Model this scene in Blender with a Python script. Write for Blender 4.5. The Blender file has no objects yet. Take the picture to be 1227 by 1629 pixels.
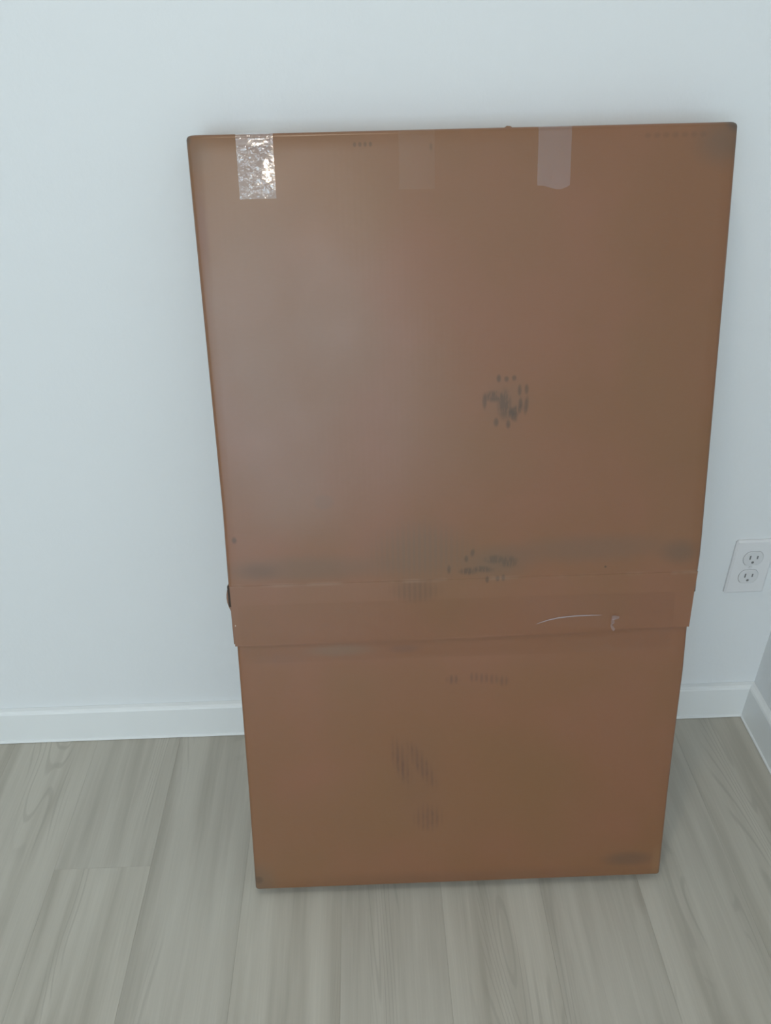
import bpy, bmesh, math, random
from mathutils import Vector, Matrix
random.seed(7)
scn = bpy.context.scene
COL = scn.collection

# ---------------------------------------------------------------- camera
IMG_W, IMG_H, FPX = 1227, 1629, 1274.3
cam = bpy.data.objects.new('camera', bpy.data.cameras.new('camera'))
COL.objects.link(cam)
rt = Vector((0.99934662, -0.03099071, -0.01859835))
up = Vector((0.03259743, 0.55055481, 0.83416234))
fw = Vector((0.01561188, 0.83422358, -0.55120531))
M = Matrix((rt, up, -fw)).transposed().to_4x4()
M.translation = Vector((0.0, -1.09647, 1.22903))
cam.matrix_world = M
cam.data.sensor_fit = 'HORIZONTAL'
cam.data.sensor_width = 36.0
cam.data.lens = 36.0 * FPX / IMG_W
cam.data.clip_start = 0.02
scn.camera = cam

# ---------------------------------------------------------------- world, lights, exposure
scn.view_settings.view_transform = 'Standard'
scn.view_settings.look = 'None'
scn.view_settings.gamma = 1.0
scn.view_settings.use_curve_mapping = False
scn.view_settings.exposure = 0.17

world = bpy.data.worlds.new('sky')
scn.world = world
world.use_nodes = True
bg = world.node_tree.nodes['Background']
bg.inputs['Color'].default_value = (0.62, 0.78, 1.0, 1)
bg.inputs['Strength'].default_value = 1.0

# room extents
XL, XR, YF, ZC = -2.2, 0.731, -4.2, 2.45
WIN = (-1.95, 0.00, 0.45, 2.10)          # wide window in the wall behind the camera: x0,x1,z0,z1
DARK_DOOR = (0.22, 0.665, 0.0, 2.03)            # unseen dark door, added so its reflection darkens the middle of the box
LAMPS = [(-0.17, -0.70, 3.0), (-0.56, -3.75, 24.0)]     # ceiling lights: x, y, watts

def area(name, loc, rot, sx, sy, power, color, shape='RECTANGLE'):
    l = bpy.data.lights.new(name, 'AREA')
    l.shape = shape; l.size = sx
    if shape == 'RECTANGLE': l.size_y = sy
    l.energy = power; l.color = color
    o = bpy.data.objects.new(name, l); COL.objects.link(o)
    o.location = loc; o.rotation_euler = rot
    return o
# daylight entering through the window (sits outside the pane, facing into the room)
area('window_daylight', ((WIN[0]+WIN[1])/2, YF-0.16, (WIN[2]+WIN[3])/2), (math.radians(90), 0, 0),
     WIN[1]-WIN[0], WIN[3]-WIN[2], 44.0, (0.66, 0.86, 1.0))

# ---------------------------------------------------------------- node helpers
class NT:
    def __init__(s, name):
        s.m = bpy.data.materials.new(name); s.m.use_nodes = True
        s.t = s.m.node_tree; s.N = s.t.nodes; s.L = s.t.links
        s.N.clear()
        s.out = s.N.new('ShaderNodeOutputMaterial')
        s.tc = s.N.new('ShaderNodeTexCoord')
    def new(s, typ, **kw):
        n = s.N.new(typ)
        for k, v in kw.items(): setattr(n, k, v)
        return n
    def put(s, sock, v):
        if v is None: return
        if hasattr(v, 'is_linked') or isinstance(v, bpy.types.NodeSocket): s.L.new(v, sock)
        elif isinstance(v, (tuple, list)) and len(v) == 3 and sock.type == 'RGBA': sock.default_value = (*v, 1)
        else: sock.default_value = v
    def math(s, op, a, b=None, c=None, clamp=False):
        n = s.new('ShaderNodeMath', operation=op); n.use_clamp = clamp
        for i, v in enumerate((a, b, c)):
            if v is not None: s.put(n.inputs[i], v)
        return n.outputs[0]
    def vmath(s, op, a, b=None, scale=None):
        n = s.new('ShaderNodeVectorMath', operation=op)
        s.put(n.inputs[0], a)
        if b is not None: s.put(n.inputs[1], b)
        if scale is not None: s.put(n.inputs['Scale'], scale)
        return n.outputs['Value'] if op in ('LENGTH', 'DOT_PRODUCT', 'DISTANCE') else n.outputs['Vector']
    def obj(s): return s.tc.outputs['Object']
    def noise(s, vec, scale=5, detail=3, rough=.5, dist=0.0, col=False):
        n = s.new('ShaderNodeTexNoise'); s.put(n.inputs['Vector'], vec)
        n.inputs['Scale'].default_value = scale; n.inputs['Detail'].default_value = detail
        n.inputs['Roughness'].default_value = rough; n.inputs['Distortion'].default_value = dist
        return n.outputs['Color' if col else 'Fac']
    def ramp(s, v, lo, hi, a=0.0, b=1.0, smooth=True):
        n = s.new('ShaderNodeMapRange'); n.interpolation_type = 'SMOOTHSTEP' if smooth else 'LINEAR'
        s.put(n.inputs['Value'], v)
        for k, x in zip(('From Min', 'From Max', 'To Min', 'To Max'), (lo, hi, a, b)): n.inputs[k].default_value = x
        return n.outputs[0]
    def mix(s, f, a, b, blend='MIX'):
        n = s.new('ShaderNodeMix', data_type='RGBA', blend_type=blend)
        s.put(n.inputs[0], f); s.put(n.inputs[6], a); s.put(n.inputs[7], b)
        return n.outputs[2]
    def bump(s, h, strength=.3, dist=.001, normal=None):
        n = s.new('ShaderNodeBump'); n.inputs['Strength'].default_value = strength
        n.inputs['Distance'].default_value = dist; s.put(n.inputs['Height'], h)
        if normal is not None: s.put(n.inputs['Normal'], normal)
        return n.outputs[0]
    def bsdf(s, color, rough=.5, normal=None, **kw):
        p = s.new('ShaderNodeBsdfPrincipled')
        s.put(p.inputs['Base Color'], color); s.put(p.inputs['Roughness'], rough)
        if normal is not None: s.put(p.inputs['Normal'], normal)
        for k, v in kw.items(): s.put(p.inputs[k.replace('_', ' ')], v)
        s.L.new(p.outputs[0], s.out.inputs['Surface'])
        return p
    def stain(s, cx, cz, rx, rz, soft=.6, rot=0.0, breakup=0.0, nscale=(200, 200, 60), edge=.5):
        """a mark centred at (cx, cz) on the face of the box; returns 0..1"""
        mp = s.new('ShaderNodeMapping', vector_type='TEXTURE')
        s.L.new(s.obj(), mp.inputs['Vector'])
        mp.inputs['Location'].default_value = (cx, 0, cz)
        mp.inputs['Rotation'].default_value = (0, rot, 0)
        mp.inputs['Scale'].default_value = (rx, 1000, rz)
        l = s.vmath('LENGTH', mp.outputs[0])
        m = s.ramp(l, 1.0, 1.0 - soft, 0, 1)
        if breakup:
            v = s.vmath('MULTIPLY', s.obj(), nscale)
            nz = s.ramp(s.noise(v, 1.0, 2), edge - .09, edge + .09)
            m = s.math('MULTIPLY', m, s.ramp(nz, 0, 1, 1 - breakup, 1, smooth=False))
        return m

# ---------------------------------------------------------------- materials
def wall_paint(name, col):
    t = NT(name)
    n1 = t.noise(t.obj(), 120, 3, .6); n2 = t.noise(t.obj(), 34, 2)
    h = t.math('ADD', n1, t.math('MULTIPLY', n2, 1.2))
    c = t.mix(t.noise(t.obj(), 1.3, 2), [x*.985 for x in col], [min(1, x*1.01) for x in col])
    t.bsdf(c, .62, t.bump(h, .22, .0012), Specular_IOR_Level=.35)
    return t.m
M_WALL = wall_paint('wall_paint', (.80, .82, .83))
M_CEIL = wall_paint('ceiling_paint', (.82, .82, .81))
def trim_paint():
    t = NT('trim_paint')
    t.bsdf((.83, .85, .85), .34, t.bump(t.noise(t.obj(), 60, 2), .05, .001))
    return t.m
M_TRIM = trim_paint()

def plank_mat():
    t = NT('oak_vinyl_plank')
    oi = t.new('ShaderNodeObjectInfo')
    rnd = oi.outputs['Random']
    off = t.new('ShaderNodeCombineXYZ')
    t.put(off.inputs[0], t.math('MULTIPLY', rnd, 37.0)); t.put(off.inputs[1], t.math('MULTIPLY', rnd, 91.0))
    p = t.vmath('ADD', t.obj(), off.outputs[0])
    # broad streaks along the board
    s1 = t.noise(t.vmath('MULTIPLY', p, (22, 1.6, 1)), 1, 3, .5, .3)
    s2 = t.noise(t.vmath('MULTIPLY', p, (70, 3.2, 1)), 1, 3, .55, .2)
    s3 = t.noise(t.vmath('MULTIPLY', p, (420, 7, 1)), 1, 2, .6)
    # cathedral growth lines: contours of a stretched field, only along parts of the board
    fld = t.noise(t.vmath('MULTIPLY', p, (9.5, 1.15, 1)), 1, 1.5, .45, .55)
    rings = t.math('SINE', t.math('MULTIPLY', fld, 150.0))
    rings = t.ramp(rings, .35, 1.0)
    gate = t.ramp(t.noise(t.vmath('MULTIPLY', p, (16, 1.6, 1)), 1, 1), .54, .62)
    rings = t.math('MULTIPLY', rings, gate)
    # knots
    vor = t.new('ShaderNodeTexVoronoi'); t.put(vor.inputs['Vector'], t.vmath('MULTIPLY', p, (9, 4.2, 1)))
    vor.inputs['Scale'].default_value = 1.0
    kn = t.ramp(vor.outputs['Distance'], .17, .03)
    kg = t.math('GREATER_THAN', t.noise(t.vmath('MULTIPLY', vor.outputs['Position'], (3.1, 7.7, 1)), 1, 0), .53)
    kn = t.math('MULTIPLY', kn, kg)
    dark, light = (.405, .378, .322), (.545, .518, .455)
    c = t.mix(t.ramp(s1, .30, .70), dark, light)
    c = t.mix(t.ramp(s2, .35, .75, 0, .40), c, (.60, .572, .505))
    c = t.mix(t.ramp(s3, .35, .65, 0, .10), c, (.33, .31, .27))
    c = t.mix(t.math('MULTIPLY', rings, .42), c, (.355, .33, .285))
    c = t.mix(t.math('MULTIPLY', kn, .40), c, (.33, .30, .25))
    # board to board tone
    c = t.mix(1.0, c, t.mix(rnd, (.95, .95, .95), (1.03, 1.02, 1.0)), 'MULTIPLY')
    t.bsdf(c, t.ramp(s2, .2, .8, .40, .52), t.bump(t.math('ADD', s3, t.math('MULTIPLY', s2, .6)), .10, .0006), Specular_IOR_Level=.4)
    return t.m
M_PLANK = plank_mat()
def simple(name, col, rough=.5, **kw):
    t = NT(name)
    c = t.mix(t.noise(t.obj(), 40, 2), [x*.96 for x in col], col)
    t.bsdf(c, rough, **kw); return t.m
M_SUB = simple('subfloor', (.12, .11, .10), .9)
M_PLATE = simple('outlet_plastic', (.80, .80, .81), .30)
M_RECEP = simple('receptacle_plastic', (.72, .72, .73), .35)
M_SLOT_SHADE = simple('slot_shade', (.20, .20, .20), .6)  # dark blocks on the face, coloured as the shade inside open slots
M_SCREW = simple('screw_paint', (.74, .74, .75), .3)
M_LAMPTRIM = simple('lamp_trim', (.85, .85, .85), .4)
M_DARK_DOOR = simple('dark_door_paint', (.20, .17, .15), .7)  # dark colour for the added door behind the camera

def cardboard(name, lower=False, gap_shade=False):
    t = NT(name)
    o = t.obj()
    base = (.220, .095, .040)
    if gap_shade:
        t.bsdf((.055, .036, .026), .85); return t.m  # flat dark brown standing for the shade in the flap gaps
    # fibres and slow colour drift of the kraft paper
    c = t.mix(t.ramp(t.noise(o, 6, 3), .35, .65), base, (.236, .098, .047))
    c = t.mix(t.ramp(t.noise(t.vmath('ADD', o, (7, 3, 1)), 4.2, 2), .42, .66, 0, .5), c, (.204, .098, .038))
    c = t.mix(t.ramp(t.noise(t.vmath('MULTIPLY', o, (90, 90, 500)), 1, 3), .3, .7, 0, .07), c, (.22, .13, .085))
    flute = t.math('SINE', t.math('MULTIPLY', t.new('ShaderNodeSeparateXYZ').outputs[0], 1.0))
    sx = t.new('ShaderNodeSeparateXYZ'); t.L.new(o, sx.inputs[0])
    flute = t.math('MULTIPLY_ADD', t.math('SINE', t.math('MULTIPLY', sx.outputs[0], 2*math.pi/.0074)), .5, .5)
    grime = (.055, .032, .018)
    grey = (.135, .095, .063)
    def apply(c, m, amt, col): return t.mix(t.math('MULTIPLY', m, amt), c, col)
    def ribbed(m, k=.75):      # marks that took only on the crests of the fluting
        return t.math('MULTIPLY', m, t.ramp(flute, .25, .8, 1-k, 1))
    S = t.stain
    # two big scuffed marks: upright dashes on the flute crests
    for (x, z, rx, rz, rot) in [(.367, .788, .016, .010, 0), (.381, .777, .012, .026, 0), (.395, .768, .016, .010, -.75),
                                (.4005, .795, .0035, .010, 0), (.4095, .796, .0035, .009, 0), (.402, .778, .0038, .010, 0),
                                (.4095, .775, .004, .016, .1), (.392, .763, .006, .013, -.5), (.355, .782, .004, .014, 0),
                                (.3705, .754, .0045, .008, 0), (.3865, .751, .004, .008, 0),
                                (.373, .811, .004, .007, 0), (.383, .810, .004, .005, 0), (.393, .811, .004, .005, 0),
                                (.356, .546, .020, .0065, .1), (.336, .5435, .017, .0075, 0), (.372, .560, .018, .009, 0), (.392, .556, .017, .012, 0),
                                (.333, .562, .004, .007, 0), (.3415, .571, .004, .008, .2),
                                (.309, .547, .0035, .009, 0), (.3625, .530, .0035, .007, 0), (.377, .531, .004, .006, 0), (.385, .532, .0035, .007, 0)]:
        c = apply(c, S(x, z, rx, rz, .7, rot, .8 if rx > .008 else .15, (330, 1, 70), .44), .66 if rx > .008 else .6, grime)
    c = apply(c, S(.383, .782, .045, .042, .9), .20, grey)
    c = apply(c, S(.375, .555, .075, .035, .9), .42, grey)
    # soot-grey scuffed zone above the crease
    c = apply(c, ribbed(S(.27, .575, .10, .062, .8), .35), .42, grey)
    c = apply(c, S(.10, .555, .18, .028, .8), .36, grey)
    c = apply(c, S(.045, .553, .040, .018, .9), .22, grime)
    c = apply(c, S(.50, .572, .17, .030, .8), .38, (.15, .095, .062))
    c = apply(c, S(.632, .562, .040, .026, .9), .42, (.10, .072, .052))
    c = apply(c, ribbed(S(.262, .515, .045, .022, .7), .5), .30, grime)
    # smaller marks
    c = apply(c, S(.0150, .600, .005, .007, .8), .6, grime)
    c = apply(c, S(.528, .5435, .0022, .0022, .6), .7, grime)
    c = apply(c, S(.140, .651, .017, .013, .5), .20, (.15, .095, .065))
    c = apply(c, S(.069, .414, .05, .018, .9), .3, (.20, .095, .06))
    c = apply(c, S(.150, .425, .07, .014, .8), .45, (.20, .14, .10))
    c = apply(c, S(.245, .424, .035, .010, .8), .45, (.17, .08, .055))
    c = apply(c, ribbed(S(.315, .371, .014, .011, .8)), .55, (.105, .046, .030))
    for x, z in ((.346, .374), (.360, .372), (.374, .370), (.389, .366)):
        c = apply(c, ribbed(S(x, z, .012, .012, .8)), .45, (.110, .052, .034))
    # long boot-like scuff on the lower carton
    c = apply(c, ribbed(S(.236, .232, .016, .055, .8, -.25, .4, (150, 1, 60))), .60, (.098, .042, .028))
    c = apply(c, ribbed(S(.268, .225, .015, .060, .8, -.45, .4, (150, 1, 60))), .60, (.098, .042, .028))
    c = apply(c, ribbed(S(.277, .130, .030, .034, .9, 0, .4, (150, 1, 60))), .55, (.100, .044, .030))
    c = apply(c, S(.26, .20, .06, .12, .9), .15, (.16, .08, .055))
    # dark printed dashes by the top edge
    for i in range(4):
        c = apply(c, S(.198 + .0062*i, 1.0905, .0026, .0035, .6), .45, grime)
    for i in range(7):
        c = apply(c, S(.545 + .011*i, 1.0925, .006, .0045, .8), .18, grime)
    c = apply(c, S(.288, 1.086, .0025, .006, .7), .35, grime)
    # rubbed corners and edges, then a darker band along the bottom
    c = apply(c, S(.652, 1.106, .020, .016, .7), .85, (.075, .055, .045))
    c = apply(c, S(.640, 1.085, .055, .040, .9), .50, (.12, .085, .06))
    c = apply(c, S(-.002, 1.104, .012, .016, .7), .80, (.085, .07, .058))
    c = apply(c, S(.010, 1.085, .030, .030, .9), .25, grey)
    c = apply(c, S(.011, 1.000, .010, .060, .8), .40, (.20, .085, .055))
    c = apply(c, S(.004, .93, .014, .10, .9), .35, (.24, .11, .065))
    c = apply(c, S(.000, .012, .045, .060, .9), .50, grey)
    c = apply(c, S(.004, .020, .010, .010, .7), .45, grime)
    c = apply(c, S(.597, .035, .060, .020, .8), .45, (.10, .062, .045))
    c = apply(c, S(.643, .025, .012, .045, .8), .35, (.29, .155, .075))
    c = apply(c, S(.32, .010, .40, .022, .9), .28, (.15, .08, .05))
    # broken highlight painted in pale colour along the crease
    crease = t.ramp(t.math('ABSOLUTE', t.math('SUBTRACT', sx.outputs[2], .5315)), .0045, .0005)
    crease = t.math('MULTIPLY', crease, t.ramp(t.noise(o, 22, 2), .42, .6))
    c = apply(c, crease, .20, (.38, .25, .18))
    # crushed dark rims along left and right folds
    h = t.math('ADD', t.math('MULTIPLY', flute, .10), t.math('MULTIPLY', t.noise(o, 900, 2), .05))
    h = t.math('ADD', h, t.math('MULTIPLY', t.noise(o, 26, 2), .9))
    rough = t.ramp(t.noise(o, 7, 2), .3, .7, .34, .39)
    t.bsdf(c, rough, t.bump(h, .12, .0012), Specular_IOR_Level=.66)
    return t.m
M_CARD = cardboard('kraft_cardboard')
M_GAP_SHADE = cardboard('gap_shade_brown', gap_shade=True)
M_EDGE = simple('cardboard_cut_edge', (.21, .13, .085), .85)

def tape_mat(name, milky, tint, wr=.5, nscale=(110, 110, 110), rough=.06, gain=1.0, calm=False):
    t = NT(name)
    tr = t.new('ShaderNodeBsdfTransparent'); t.put(tr.inputs[0], tint)
    df = t.new('ShaderNodeBsdfDiffuse'); t.put(df.inputs[0], (.62, .60, .68))
    m1 = t.new('ShaderNodeMixShader'); t.put(m1.inputs[0], milky)
    t.L.new(tr.outputs[0], m1.inputs[1]); t.L.new(df.outputs[0], m1.inputs[2])
    gl = t.new('ShaderNodeBsdfGlossy'); gl.inputs['Roughness'].default_value = rough
    t.put(gl.inputs[0], (1, 1, 1))
    n = t.noise(t.vmath('MULTIPLY', t.obj(), nscale), 1, 3, .55, .6)
    if calm:      # stretched tight over the fold and in one patch, crumpled elsewhere
        sp = t.new('ShaderNodeSeparateXYZ'); t.L.new(t.obj(), sp.inputs[0])
        band = t.ramp(t.math('ABSOLUTE', t.math('SUBTRACT', sp.outputs[2], 1.0955)), .0050, .0030)
        band = t.math('MULTIPLY', band, t.ramp(sp.outputs[0], .0985, .0965))
        spot = t.stain(.0965, 1.065, .014, .021, .35)
        lo = t.noise(t.vmath('MULTIPLY', t.obj(), (160, 160, 160)), 1, 2)
        k = t.math('SUBTRACT', 1.0, t.math('MAXIMUM', t.math('MULTIPLY', band, .93), t.math('MULTIPLY', spot, t.ramp(lo, .36, .52, .45, .93))))
        n = t.math('MULTIPLY', t.math('SUBTRACT', n, .5), k)
    nb = t.bump(n, wr, .004) if wr else t.new('ShaderNodeNewGeometry').outputs['Normal']
    t.L.new(nb, gl.inputs['Normal'])
    fr = t.new('ShaderNodeFresnel'); fr.inputs['IOR'].default_value = 1.5
    t.L.new(nb, fr.inputs['Normal'])
    m2 = t.new('ShaderNodeMixShader'); geo = t.new('ShaderNodeNewGeometry'); front = t.math('SUBTRACT', 1.0, geo.outputs['Backfacing'])
    t.put(m2.inputs[0], t.math('MULTIPLY', t.math('MULTIPLY', fr.outputs[0], gain, clamp=True), front))
    t.L.new(m1.outputs[0], m2.inputs[1]); t.L.new(gl.outputs[0], m2.inputs[2])
    t.L.new(m2.outputs[0], t.out.inputs['Surface'])
    return t.m
M_TAPE_A = tape_mat('clear_tape_wrinkled', .10, (.99, .99, .99), .80, (110, 110, 110), .065, gain=2.8, calm=True)
M_TAPE_B = tape_mat('clear_tape_flat', .0, (.985, .98, .97), .05, (40, 40, 40), .12, gain=.6)
M_TAPE_C = tape_mat('clear_tape_lilac', .07, (.985, .98, .99), .18, (60, 60, 60), .08, gain=1.3)
M_TAPE_D = tape_mat('clear_tape_seam', .0, (.955, .935, .91), 0.0, (25, 25, 40), .10, gain=.4)

def glass_mat():
    t = NT('window_glass')
    tr = t.new('ShaderNodeBsdfTransparent'); gl = t.new('ShaderNodeBsdfGlossy'); gl.inputs['Roughness'].default_value = .02
    m = t.new('ShaderNodeMixShader'); m.inputs[0].default_value = .06
    t.L.new(tr.outputs[0], m.inputs[1]); t.L.new(gl.outputs[0], m.inputs[2]); t.L.new(m.outputs[0], t.out.inputs['Surface'])
    return t.m
M_GLASS = glass_mat()
def emit_mat():
    t = NT('lamp_diffuser'); e = t.new('ShaderNodeEmission'); e.inputs['Strength'].default_value = 12
    t.put(e.inputs[0], (1, .95, .88)); t.L.new(e.outputs[0], t.out.inputs['Surface']); return t.m

# ---------------------------------------------------------------- mesh helpers
def mesh_obj(name, bm, mat, parent=None, smooth=False, kind=None):
    bmesh.ops.recalc_face_normals(bm, faces=bm.faces)
    me = bpy.data.meshes.new(name); bm.to_mesh(me); bm.free()
    for m in (mat if isinstance(mat, (list, tuple)) else [mat]): me.materials.append(m)
    if smooth:
        for p in me.polygons: p.use_smooth = True
        me.set_sharp_from_angle(angle=math.radians(38))
    o = bpy.data.objects.new(name, me); COL.objects.link(o)
    if parent is not None: o.parent = parent
    if kind: o['kind'] = kind
    return o
def add_box(bm, x0, x1, y0, y1, z0, z1, bevel=0, seg=2):
    r = bmesh.ops.create_cube(bm, size=1)
    bmesh.ops.scale(bm, vec=(x1-x0, y1-y0, z1-z0), verts=r['verts'])
    bmesh.ops.translate(bm, vec=((x0+x1)/2, (y0+y1)/2, (z0+z1)/2), verts=r['verts'])
    if bevel:
        es = list({e for v in r['verts'] for e in v.link_edges})
        bmesh.ops.bevel(bm, geom=es, offset=bevel, segments=seg, affect='EDGES', profile=.5)
def empty(name, loc, rot=(0, 0, 0), **props):
    o = bpy.data.objects.new(name, None); COL.objects.link(o); o.empty_display_size = .1
    o.location = loc; o.rotation_euler = rot
    for k, v in props.items(): o[k] = v
    return o
def lerp_tab(tab, v):
    if v <= tab[0][0]: return tab[0][1]
    for (a, x), (b, y) in zip(tab, tab[1:]):
        if v <= b: return x + (y-x)*(v-a)/(b-a)
    return tab[-1][1]

# ---------------------------------------------------------------- room shell
T = .12
bm = bmesh.new(); add_box(bm, XL-T, XR+T, YF-T, T, -.06, -.006); floor = mesh_obj('floor', bm, M_SUB, kind='structure')
bm = bmesh.new(); add_box(bm, XL-T, XR+T, YF-T, T, ZC, ZC+.1); mesh_obj('ceiling', bm, M_CEIL, kind='structure')
bm = bmesh.new(); add_box(bm, XL-T, XR+T, 0, T, -.006, ZC); mesh_obj('wall_back', bm, M_WALL, kind='structure')
bm = bmesh.new(); add_box(bm, XR, XR+T, YF, 0, -.006, ZC); mesh_obj('wall_right', bm, M_WALL, kind='structure')
bm = bmesh.new(); add_box(bm, XL-T, XL, YF, 0, -.006, ZC); mesh_obj('wall_left', bm, M_WALL, kind='structure')
bm = bmesh.new()
wx0, wx1, wz0, wz1 = WIN; dx0, dx1, dz0, dz1 = DARK_DOOR
add_box(bm, XL-T, wx0, YF-T, YF, -.006, ZC)
add_box(bm, wx0, wx1, YF-T, YF, -.006, wz0)
add_box(bm, wx0, wx1, YF-T, YF, wz1, ZC)
add_box(bm, wx1, dx0, YF-T, YF, -.006, ZC)
add_box(bm, dx0, dx1, YF-T, YF, dz1, ZC)
add_box(bm, dx1, XR+T, YF-T, YF, -.006, ZC)
mesh_obj('wall_front', bm, M_WALL, kind='structure')
# window behind the camera
bm = bmesh.new()
f = .045
add_box(bm, wx0, wx0+f, YF-.10, YF-.03, wz0, wz1, .004); add_box(bm, wx1-f, wx1, YF-.10, YF-.03, wz0, wz1, .004)
add_box(bm, wx0+f, wx1-f, YF-.10, YF-.03, wz0, wz0+f, .004); add_box(bm, wx0+f, wx1-f, YF-.10, YF-.03, wz1-f, wz1, .004)
xm = (wx0+wx1)/2; add_box(bm, xm-.02, xm+.02, YF-.09, YF-.04, wz0+f, wz1-f, .003)
win = mesh_obj('window_1', bm, M_TRIM, kind='structure')
for a, b in ((wx0+f, xm-.02), (xm+.02, wx1-f)):
    bm = bmesh.new(); add_box(bm, a, b, YF-.068, YF-.064, wz0+f, wz1-f); mesh_obj('pane', bm, M_GLASS, win)
bm = bmesh.new(); add_box(bm, wx0-.04, wx1+.04, YF+.0005, YF+.05, wz0-.03, wz0, .006); mesh_obj('window_sill', bm, M_TRIM, win)
# added door, out of view, a dark shape for the carton to reflect
bm = bmesh.new()
add_box(bm, dx0-.06, dx0, YF+.0005, YF+.018, 0, dz1+.06, .003); add_box(bm, dx1, min(dx1+.06, XR-.002), YF+.0005, YF+.018, 0, dz1+.06, .003)
add_box(bm, dx0, dx1, YF+.0005, YF+.018, dz1, dz1+.06, .003)
door = mesh_obj('added_dark_door', bm, M_TRIM, kind='structure')
bm = bmesh.new(); add_box(bm, dx0+.003, dx1-.003, YF-.08, YF-.04, .006, dz1-.003, .003)
for zz in ((.25, .95), (1.1, 1.85)):
    add_box(bm, dx0+.1, dx1-.1, YF-.042, YF-.034, zz[0], zz[1], .004)
mesh_obj('added_door_panel', bm, M_DARK_DOOR, door)
bm = bmesh.new(); bmesh.ops.create_uvsphere(bm, u_segments=16, v_segments=10, radius=.027, matrix=Matrix.Translation((dx0+.07, YF-.005, .98)))
add_box(bm, dx0+.062, dx0+.078, YF-.04, YF-.01, .972, .988); mesh_obj('added_door_knob', bm, M_SCREW, door, smooth=True)

# baseboards: flat board, eased sloping top, thin bead of caulk at the floor
BH, BT = .0815, .0125
PROF = [(0, .001), (BT+.003, .001), (BT+.0022, .0035), (BT, .0045), (BT, BH-.007), (BT-.0015, BH-.0035), (BT-.005, BH-.001), (.001, BH), (0, BH)]
def baseboard(name, p0, p1, inn, m0=0, m1=0):
    """runs p0->p1 on the floor; inn points into the room; m0/m1 mitre the ends"""
    d = (Vector(p1)-Vector(p0)).normalized(); n = Vector(inn)
    bm = bmesh.new(); A = []; B = []
    for t_, z in PROF:
        a = Vector(p0)+n*(t_+.0003)+d*t_*m0; b = Vector(p1)+n*(t_+.0003)-d*t_*m1
        A.append(bm.verts.new((a.x, a.y, z))); B.append(bm.verts.new((b.x, b.y, z)))
    k = len(A)
    for i in range(k): bm.faces.new((A[i], A[(i+1) % k], B[(i+1) % k], B[i]))
    bm.faces.new(A); bm.faces.new(B)
    return mesh_obj(name, bm, M_TRIM, kind='structure')
baseboard('baseboard_back', (XL, 0, 0), (XR, 0, 0), (0, -1, 0), 1, 1)
baseboard('baseboard_right', (XR, 0, 0), (XR, YF, 0), (-1, 0, 0), 1, 1)
baseboard('baseboard_left', (XL, 0, 0), (XL, YF, 0), (1, 0, 0), 1, 1)
baseboard('baseboard_front', (XL, YF, 0), (dx0-.062, YF, 0), (0, 1, 0), 1, 0)

# floor planks, each one a board of its own
PW = .1608; X0 = -.0705
bounds = []
k0 = math.floor((XL-X0)/PW)
ends0 = {-3: -.290}                     # the end joint seen left of the box
mesh_cache = {}
def plank_mesh(w, l):
    key = (round(w, 4), round(l, 4))
    if key not in mesh_cache:
        bm = bmesh.new(); g = .00005; b = .00018
        x0, x1, y0, y1 = -w/2+g, w/2-g, -l/2+g, l/2-g
        top = [bm.verts.new(v) for v in ((x0+b, y0+b, 0), (x1-b, y0+b, 0), (x1-b, y1-b, 0), (x0+b, y1-b, 0))]
        mid = [bm.verts.new(v) for v in ((x0, y0, -b), (x1, y0, -b), (x1, y1, -b), (x0, y1, -b))]
        low = [bm.verts.new(v) for v in ((x0, y0, -.0055), (x1, y0, -.0055), (x1, y1, -.0055), (x0, y1, -.0055))]
        bm.faces.new(top)
        for A, B in ((top, mid), (mid, low)):
            for i in range(4): bm.faces.new((A[i], A[(i+1) % 4], B[(i+1) % 4], B[i]))
        bm.faces.new(low[::-1])
        bmesh.ops.recalc_face_normals(bm, faces=bm.faces)
        me = bpy.data.meshes.new('plank'); bm.to_mesh(me); bm.free(); me.materials.append(M_PLANK)
        mesh_cache[key] = me
    return mesh_cache[key]
rs = random.Random(11)
k = k0
while X0 + k*PW < XR:
    a = max(X0+k*PW, XL); b = min(X0+(k+1)*PW, XR)
    if b-a > .01:
        y = 0.0
        first = ends0.get(k, -rs.choice([.72, .86, .98, 1.08, .60]))
        ys = [0.0, first]
        while ys[-1] > YF: ys.append(max(ys[-1]-1.22, YF))
        for y1, y0 in zip(ys, ys[1:]):
            if y1-y0 < .004: continue
            o = bpy.data.objects.new('plank', plank_mesh(b-a, y1-y0)); COL.objects.link(o)
            o.parent = floor; o.location = ((a+b)/2, (y0+y1)/2, 0)
    k += 1

# ---------------------------------------------------------------- the carton
LEAN = .2643; D = .068
box = empty('cardboard_box', (-.2061, -.3555, D*math.sin(LEAN)+.0004), (-LEAN, 0, -.0017),
            label='large flat brown cardboard box leaning upright against the white wall, two cartons taped together',
            category='box')

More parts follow.
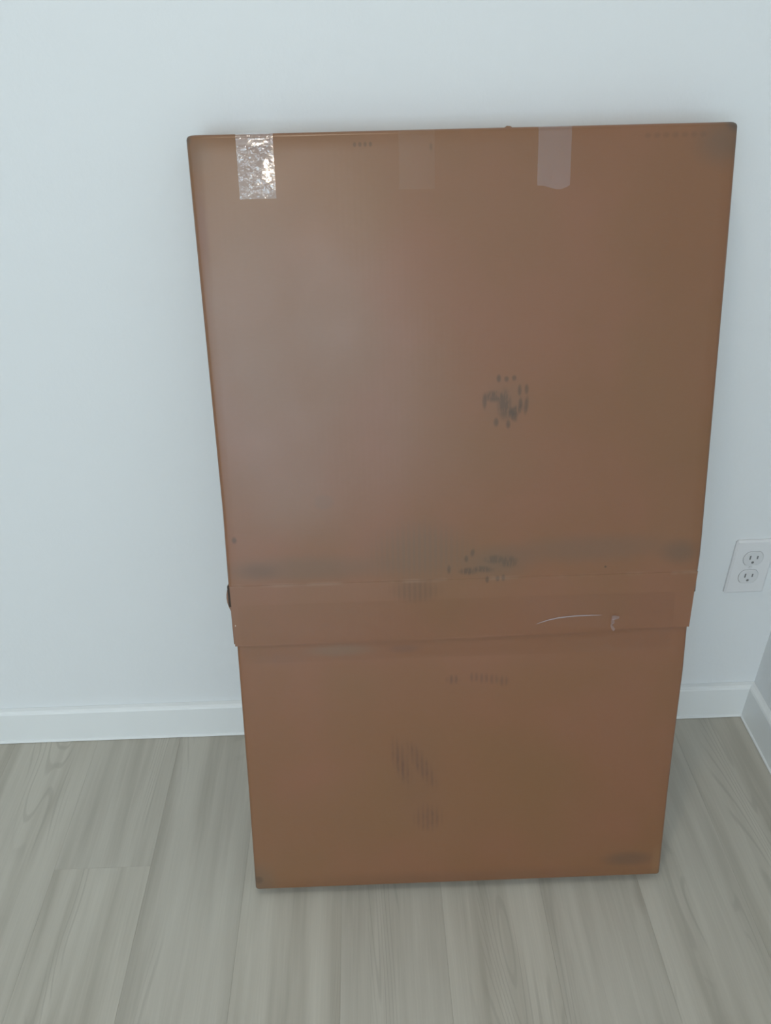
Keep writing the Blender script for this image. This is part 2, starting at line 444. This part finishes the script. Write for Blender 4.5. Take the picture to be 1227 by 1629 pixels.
def carton(name, left, right, zs, yf, yb, rad, nx, bulge, cap_top, cap_bottom, mat, round_top=True, round_bottom=False):
    """upright box with rounded folds; left/right give the fold lines as tables of height"""
    bm = bmesh.new(); loops = []
    z0, z1 = zs[0], zs[-1]
    levels = [(z, 0.0) for z in zs]
    if round_top:
        levels = [l for l in levels if l[0] < z1-rad]
        for a in (0, 22, 45, 67, 90):
            a = math.radians(a); levels.append((z1-rad+rad*math.sin(a), rad*(1-math.cos(a))))
    if round_bottom:
        lo = []
        for a in (90, 60, 30, 0):
            a = math.radians(a); lo.append((z0+rad-rad*math.sin(a), rad*(1-math.cos(a))))
        levels = lo + [l for l in levels if l[0] > z0+rad]
    for z, inset in levels:
        xl = lerp_tab(left, z)+inset; xr = lerp_tab(right, z)-inset
        y0 = yf+inset; y1 = yb-inset; r = rad
        pts = []
        for i in range(nx+1):
            u = i/nx; pts.append((xl+r+(xr-xl-2*r)*u, y0 - bulge(xl+(xr-xl)*u, z)*min(1, 8*u, 8*(1-u))*(inset == 0), z))
        for a in (30, 60, 90): a = math.radians(a); pts.append((xr-r+r*math.sin(a), y0+r-r*math.cos(a), z))
        for a in (0, 45, 90): a = math.radians(a); pts.append((xr-r+r*math.cos(a), y1-r+r*math.sin(a), z))
        for a in (0, 45, 90): a = math.radians(a); pts.append((xl+r-r*math.sin(a), y1-r+r*math.cos(a), z))
        for a in (90, 60, 30): a = math.radians(a); pts.append((xl+r-r*math.sin(a), y0+r-r*math.cos(a), z))
        loops.append([bm.verts.new(p) for p in pts])
    for A, B in zip(loops, loops[1:]):
        n = len(A)
        for i in range(n): bm.faces.new((A[i], A[(i+1) % n], B[(i+1) % n], B[i]))
    if cap_top: bm.faces.new(loops[-1])
    if cap_bottom: bm.faces.new(loops[0][::-1])
    return mesh_obj(name, bm, mat, box, smooth=True)

def wav(x, z):
    return (.0016*math.sin(x*9+1.3)*math.sin(z*5.2+.4) + .0009*math.sin(x*17+z*11))
CREASE = .5315
UL = [(CREASE, .0004), (.64, .0022), (.94, .0010), (1.105, .0005)]
UR = [(CREASE, .6605), (.56, .6617), (.64, .6605), (.92, .6562), (1.105, .6525)]
zs = [CREASE+(1.1055-CREASE)*i/26 for i in range(27)]
def bulge_u(x, z):
    e = min(1, (1.105-z)*8, (z-CREASE)*12)
    return (wav(x, z)+.0012)*max(0, e)+0*x
upper = carton('upper_carton', UL, UR, zs, 0, D, .0055, 44, bulge_u, True, True, M_CARD)

LL = [(0, -.0022), (.20, .0015), (.435, .0042), (.54, .0052)]
LR = [(0, .6502), (.17, .6512), (.30, .6536), (.37, .6554), (.42, .6550), (.54, .6545)]
zs2 = [.5300*i/20 for i in range(21)]
lower = carton('lower_carton', LL, LR, zs2, .0042, D-.0035, .0045, 44, lambda x, z: (wav(x, z+2)+.0006)*min(1, z*12, (.53-z)*6), True, True, M_CARD, round_top=False, round_bottom=True)
# shift so the lower carton's foot touches the floor exactly like the outer one
# flap of the upper carton folded down over the lower one
def flap_grid(name, xl, xr, ztop, zbot, y, thick, nx=60, nz=8, mat=None, curl=0.0):
    bm = bmesh.new(); F = []; Bk = []
    for j in range(nz+1):
        v = j/nz; rf = []; rb = []
        for i in range(nx+1):
            u = i/nx; zt = ztop; zb = lerp_tab(zbot, u); z = zt+(zb-zt)*v
            x = xl(v)+(xr(v)-xl(v))*u
            yy = y - curl*v*v*(.5+.5*math.sin(u*13+1))
            rf.append(bm.verts.new((x, yy, z))); rb.append(bm.verts.new((x, yy+thick, z)))
        F.append(rf); Bk.append(rb)
    for j in range(nz):
        for i in range(nx):
            bm.faces.new((F[j][i], F[j][i+1], F[j+1][i+1], F[j+1][i])); bm.faces.new((Bk[j][i], Bk[j+1][i], Bk[j+1][i+1], Bk[j][i+1]))
    edge_faces = []
    for i in range(nx):
        edge_faces.append(bm.faces.new((F[nz][i], F[nz][i+1], Bk[nz][i+1], Bk[nz][i]))); bm.faces.new((F[0][i+1], F[0][i], Bk[0][i], Bk[0][i+1]))
    for j in range(nz):
        edge_faces.append(bm.faces.new((F[j][0], F[j+1][0], Bk[j+1][0], Bk[j][0]))); edge_faces.append(bm.faces.new((F[j+1][nx], F[j][nx], Bk[j][nx], Bk[j+1][nx])))
    for f_ in edge_faces: f_.material_index = 1
    return mesh_obj(name, bm, [mat or M_CARD, M_EDGE], box)
flap = flap_grid('front_flap', lambda v: .0024+.0007*v, lambda v: .6592-.0020*min(1, v*3)-.0040*max(0, v-.3), CREASE+.0004,
                 [(0, .4392), (.5, .4403), (.8, .4440), (.845, .4452), (.86, .4470), (1, .4465)], -.0003, .0038, curl=.0004)
# side flaps, bowed outward so a dark gap shows
def side_flap(xbase, sgn, z1, z0, bow, gap):
    bm = bmesh.new(); n = 14; A = []
    for j in range(n+1):
        v = j/n; z = z1+(z0-z1)*v
        off = bow*math.sin(min(1, v/gap)*math.pi)**.8 if v < gap else 0
        x = xbase+sgn*off
        th = .0028
        A.append([bm.verts.new(p) for p in ((x, .0065, z), (x+sgn*th, .0065, z), (x+sgn*th, D-.004, z), (x, D-.004, z))])
    for P, Q in zip(A, A[1:]):
        for i in range(4): bm.faces.new((P[i], P[(i+1) % 4], Q[(i+1) % 4], Q[i]))
    bm.faces.new(A[0]); bm.faces.new(A[-1])
    return mesh_obj('side_flap', bm, M_CARD, box, smooth=False)
side_flap(.0030, -1, CREASE-.001, .4393, .0045, .42)
side_flap(.6508, 1, CREASE-.001, .446, .0030, .45)
# dark blocks that paint in the shade between the flaps at both crease ends
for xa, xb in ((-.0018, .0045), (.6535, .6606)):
    bm = bmesh.new(); add_box(bm, xa, xb, .0040, .016, .4985, .5305, .0012); mesh_obj('corner_gap_shade', bm, M_GAP_SHADE, box)

# ---- tapes
def tape(name, x0, x1, path, mat, nx=24, amp=.0005, seed=0, skew=0.0, ragged=0.0, label=None, thick=False):
    """strip following path: list of (y, z, ny, nz) outward normal; x0..x1 wide"""
    rr = random.Random(seed); ph = [rr.uniform(0, 6.28) for _ in range(8)]
    bm = bmesh.new(); G = []
    n = len(path)
    for j, (y, z, ny, nz) in enumerate(path):
        row = []
        for i in range(nx+1):
            u = i/nx; x = x0+(x1-x0)*u + skew*(j/n)
            fade = min(1, 5*u+.15, 5*(1-u)+.15)
            s = z-y
            w = math.sin(x*310+ph[0]+s*120)*math.sin(s*260+ph[1]) + .7*math.sin(x*640+ph[2]-s*300)*math.sin(s*420+ph[3]+x*150)
            tight = max(0.0, min(1, (1.090-z)/.006)) * (1-.85*max(0.0, 1-((x-.0965)/.016)**2-((z-1.065)/.023)**2)) if amp > .0003 else 1.0
            h = .00035+amp*(.5+.5*w*tight)*fade
            zz = z
            if ragged and j == 0: zz = z + ragged*(.5*math.sin(u*5+1)+.5*math.sin(u*2.6+4))
            row.append(bm.verts.new((x, y+ny*h, zz+nz*h)))
        G.append(row)
    for j in range(n-1):
        for i in range(nx): bm.faces.new((G[j][i], G[j][i+1], G[j+1][i+1], G[j+1][i]))
    o = mesh_obj(name, bm, mat, box, smooth=True)
    if thick:
        md = o.modifiers.new('thickness', 'SOLIDIFY'); md.thickness = .00006; md.offset = 0
    if label: o['label'] = label
    return o
def over_top(zlow, ztop, n=26, back=D-.004):
    r = .0055; P = []
    for i in range(n+1):
        z = zlow+(ztop-r-zlow)*i/n; P.append([bulge_y, z, -1, 0])
    for a in range(0, 91, 10):
        a = math.radians(a); P.append([r-r*math.cos(a), ztop-r+r*math.sin(a), -math.cos(a), math.sin(a)])
    for i in range(1, 13): P.append([r+(back-r)*i/12, ztop, 0, 1])
    return P
ZT = 1.1055
def place_tape(name, x0, x1, zlow, mat, **kw):
    global bulge_y
    bulge_y = 0
    P = over_top(zlow, ZT)
    xm_ = (x0+x1)/2
    for p in P:
        if p[3] == 0: p[0] = -max(bulge_u(x, min(p[1], 1.0999)) for x in (x0, xm_, x1))-.0001
    return tape(name, x0, x1, P, mat, **kw)
place_tape('tape_strip', .0588, .1024, 1.0335, M_TAPE_A, nx=40, amp=.0004, seed=3, label='crinkled glossy clear tape folded over the top edge, nearest the left corner')
place_tape('tape_strip', .2500, .2925, 1.0400, M_TAPE_B, amp=.0001, seed=5, label='faint flat clear tape over the middle of the top edge')
place_tape('tape_strip', .4150, .4545, 1.0400, M_TAPE_C, amp=.0004, seed=9, ragged=.006, label='lilac-tinged clear tape with torn lower end over the top edge')
# tape along the seam between the cartons
def seam_tape():
    bm = bmesh.new(); G = []; nx = 90
    rows = [(.5025, 0), (.49, 0), (.475, 0), (.462, 0), (.452, 0), (.4445, 0), (.4405, .35), (.437, 1), (.430, 1), (.420, 1), (.4105, 1)]
    for z, lowf in rows:
        row = []
        for i in range(nx+1):
            u = i/nx; x = .012+.618*u
            fl = lerp_tab([(0, .4392), (.5, .4403), (.8, .4440), (.845, .4452), (.86, .4470), (1, .4465)], (x-.003)/.655)
            dz = (fl-.4392)*(1 if .43 < z < .46 else 0)
            y = -.0011
            if lowf: y = -.0011+lowf*.0016
            row.append(bm.verts.new((x, y, z+dz)))
        G.append(row)
    for a, b in zip(G, G[1:]):
        for i in range(nx): bm.faces.new((a[i], a[i+1], b[i+1], b[i]))
    return mesh_obj('seam_tape', bm, M_TAPE_D, box, smooth=True)
st = seam_tape()
st['label'] = 'wide clear tape band running along the seam'
# raised wrinkle in the seam tape and its little crumpled tab
def ridge(name, pts, w, h, mat, parent):
    bm = bmesh.new(); R_ = []
    n = len(pts)
    for i, (x, z) in enumerate(pts):
        a = pts[max(0, i-1)]; b = pts[min(n-1, i+1)]
        d = Vector((b[0]-a[0], b[1]-a[1])).normalized(); nn = Vector((-d.y, d.x)); k = math.sin(math.pi*(i+.3)/(n-.4))**.6
        ww = w*k; hh = h*k
        R_.append([bm.verts.new((x+nn.x*ww*s, -.0012-hh*t_, z+nn.y*ww*s)) for s, t_ in ((-1, 0), (-.35, .8), (.2, 1), (1, 0))])
    for A, B in zip(R_, R_[1:]):
        for i in range(3): bm.faces.new((A[i], A[i+1], B[i+1], B[i]))
    bm.faces.new(R_[0]); bm.faces.new(R_[-1])
    return mesh_obj(name, bm, mat, parent, smooth=True)
M_WRINK = tape_mat('tape_wrinkle', .34, (.95, .94, .93), .3, (200, 200, 200), .12, gain=2.0)
ridge('tape_wrinkle', [(.434, .4590), (.443, .4622), (.452, .4648), (.464, .4672), (.478, .4688), (.494, .4696), (.510, .4698), (.526, .4696)], .0011, .0011, M_WRINK, st)
bm = bmesh.new()
rr = random.Random(4); V = []
for j in range(9):
    v = j/8; row = []; wd = .011 if j < 2 else .0042+.0012*math.sin(j*2.1); ox = 0 if j < 2 else .0018-.0022*math.sin(v*3.0)
    for i in range(5):
        u = i/4
        row.append(bm.verts.new((.5405+wd*u+ox+.0006*math.sin(j*1.9+u), -.0016-.0026*abs(math.sin(i*1.7+j*1.3))-.0004*rr.random(), .4685-.0225*v+.0008*math.sin(u*4+j))))
    V.append(row)
for a, b in zip(V, V[1:]):
    for i in range(4): bm.faces.new((a[i], a[i+1], b[i+1], b[i]))
M_TAB = tape_mat('tape_tab', .12, (.93, .86, .82), .4, (300, 300, 300), .2, gain=1.1)
tb = mesh_obj('tape_tab', bm, M_TAB, st, smooth=True); tb['label'] = 'small crumpled tab of torn tape'
# chipped flake of white paper at the left end, little nick on the top edge
bm = bmesh.new(); bmesh.ops.create_icosphere(bm, subdivisions=1, radius=.0012, matrix=Matrix.Translation((.0062, -.0010, .472)) @ Matrix.Diagonal((1, .3, 1.2, 1)))
mesh_obj('paper_flake', bm, simple('paper_flake', (.55, .42, .34), .8), box)
bm = bmesh.new()
vs = [bm.verts.new(p) for p in ((.374, .004, 1.1045), (.386, .004, 1.1045), (.378, .004, 1.1070), (.382, .004, 1.1067), (.374, .007, 1.1045), (.386, .007, 1.1045), (.378, .007, 1.1070), (.382, .007, 1.1067))]
for f_ in ((0, 1, 3, 2), (4, 6, 7, 5), (0, 2, 6, 4), (1, 5, 7, 3), (2, 3, 7, 6), (0, 4, 5, 1)): bm.faces.new([vs[i] for i in f_])
mesh_obj('lifted_edge', bm, M_CARD, box)

# ---------------------------------------------------------------- electrical outlet
px, pz = .6191, .3109
out = empty('electrical_outlet', (px+.035, -.0002, pz+.057), label='white duplex wall outlet with two sockets, right of the box above the baseboard', category='outlet')
bm = bmesh.new(); w, h = .035, .057
P0 = [(-w, -h), (w, -h), (w, h), (-w, h)]
a = [bm.verts.new((x, 0, z)) for x, z in P0]; b = [bm.verts.new((x, -.0035, z)) for x, z in P0]; c_ = [bm.verts.new((x-math.copysign(.0035, x), -.0055, z-math.copysign(.0035, z))) for x, z in P0]
bm.faces.new(a); bm.faces.new(c_)
for A, B in ((a, b), (b, c_)):
    for i in range(4): bm.faces.new((A[i], A[(i+1) % 4], B[(i+1) % 4], B[i]))
bmesh.ops.bevel(bm, geom=[e for e in bm.edges if abs(e.verts[0].co.y-e.verts[1].co.y) > .001 and abs(e.verts[0].co.y) < .004 and abs(e.verts[1].co.y) < .004], offset=.002, segments=2, affect='EDGES')
mesh_obj('cover_plate', bm, M_PLATE, out)
def disc_shape(bm, cx, cz, rx, cut, y0, y1, n=28):
    P = []
    for i in range(n):
        a_ = 2*math.pi*i/n; P.append((cx+rx*math.cos(a_), cz+max(-cut, min(cut, rx*math.sin(a_)))))
    A = [bm.verts.new((x, y0, z)) for x, z in P]; B = [bm.verts.new((x, y1, z)) for x, z in P]
    C_ = [bm.verts.new((cx+(x-cx)*.93, y1-.0006, cz+(z-cz)*.93)) for x, z in P]
    for U, V_ in ((A, B), (B, C_)):
        for i in range(n): bm.faces.new((U[i], U[(i+1) % n], V_[(i+1) % n], V_[i]))
    bm.faces.new(C_)
for cz in (.0195, -.0195):
    bm = bmesh.new(); disc_shape(bm, 0, cz, .0172, .0142, -.005, -.0066)
    r_ = mesh_obj('receptacle', bm, M_RECEP, out)
    # grey rim that paints in the shade of the gap round the socket face
    bm = bmesh.new(); disc_shape(bm, 0, cz, .0181, .0151, -.0045, -.0054)
    mesh_obj('rim', bm, simple('rim_shade', (.42, .42, .43), .6), r_)
    for x, hh in ((-.0062, .0042), (.0064, .0034)):
        bm = bmesh.new(); add_box(bm, x-.0012, x+.0012, -.0074, -.0066, cz+.003-hh, cz+.003+hh); mesh_obj('slot', bm, M_SLOT_SHADE, r_)
    bm = bmesh.new(); bmesh.ops.create_cone(bm, cap_ends=True, segments=14, radius1=.0024, radius2=.0024, depth=.0008, matrix=Matrix.Translation((0, -.0070, cz-.0075)) @ Matrix.Rotation(math.pi/2, 4, 'X'))
    mesh_obj('ground_hole', bm, M_SLOT_SHADE, r_)
bm = bmesh.new(); bmesh.ops.create_cone(bm, cap_ends=True, segments=16, radius1=.0032, radius2=.0026, depth=.0012, matrix=Matrix.Translation((0, -.0060, 0)) @ Matrix.Rotation(math.pi/2, 4, 'X'))
mesh_obj('screw', bm, M_SCREW, out)

# ---------------------------------------------------------------- ceiling lights (above the frame)
M_EMIT = emit_mat()
LB = ['small round white ceiling light over the floor in front of the box', 'small round white ceiling light near the wide window behind the camera']
for (lx, ly, lw), lb in zip(LAMPS, LB):
    cl = empty('ceiling_light', (lx, ly, ZC), label=lb, category='light')
    bm = bmesh.new(); n = 40; rings = [(.11, 0), (.11, -.012), (.10, -.02), (.085, -.018), (.085, -.004)]
    RR = [[bm.verts.new((r*math.cos(2*math.pi*i/n), r*math.sin(2*math.pi*i/n), z-.0003)) for i in range(n)] for r, z in rings]
    for A, B in zip(RR, RR[1:]):
        for i in range(n): bm.faces.new((A[i], A[(i+1) % n], B[(i+1) % n], B[i]))
    mesh_obj('trim_ring', bm, M_LAMPTRIM, cl, smooth=True)
    bm = bmesh.new(); bmesh.ops.create_circle(bm, cap_ends=True, segments=40, radius=.084, matrix=Matrix.Translation((0, 0, -.006)))
    mesh_obj('diffuser', bm, M_EMIT, cl)
    area('ceiling_lamp', (lx, ly, ZC-.022), (0, 0, 0), .14, .14, lw, (1.0, .90, .74), 'DISK')
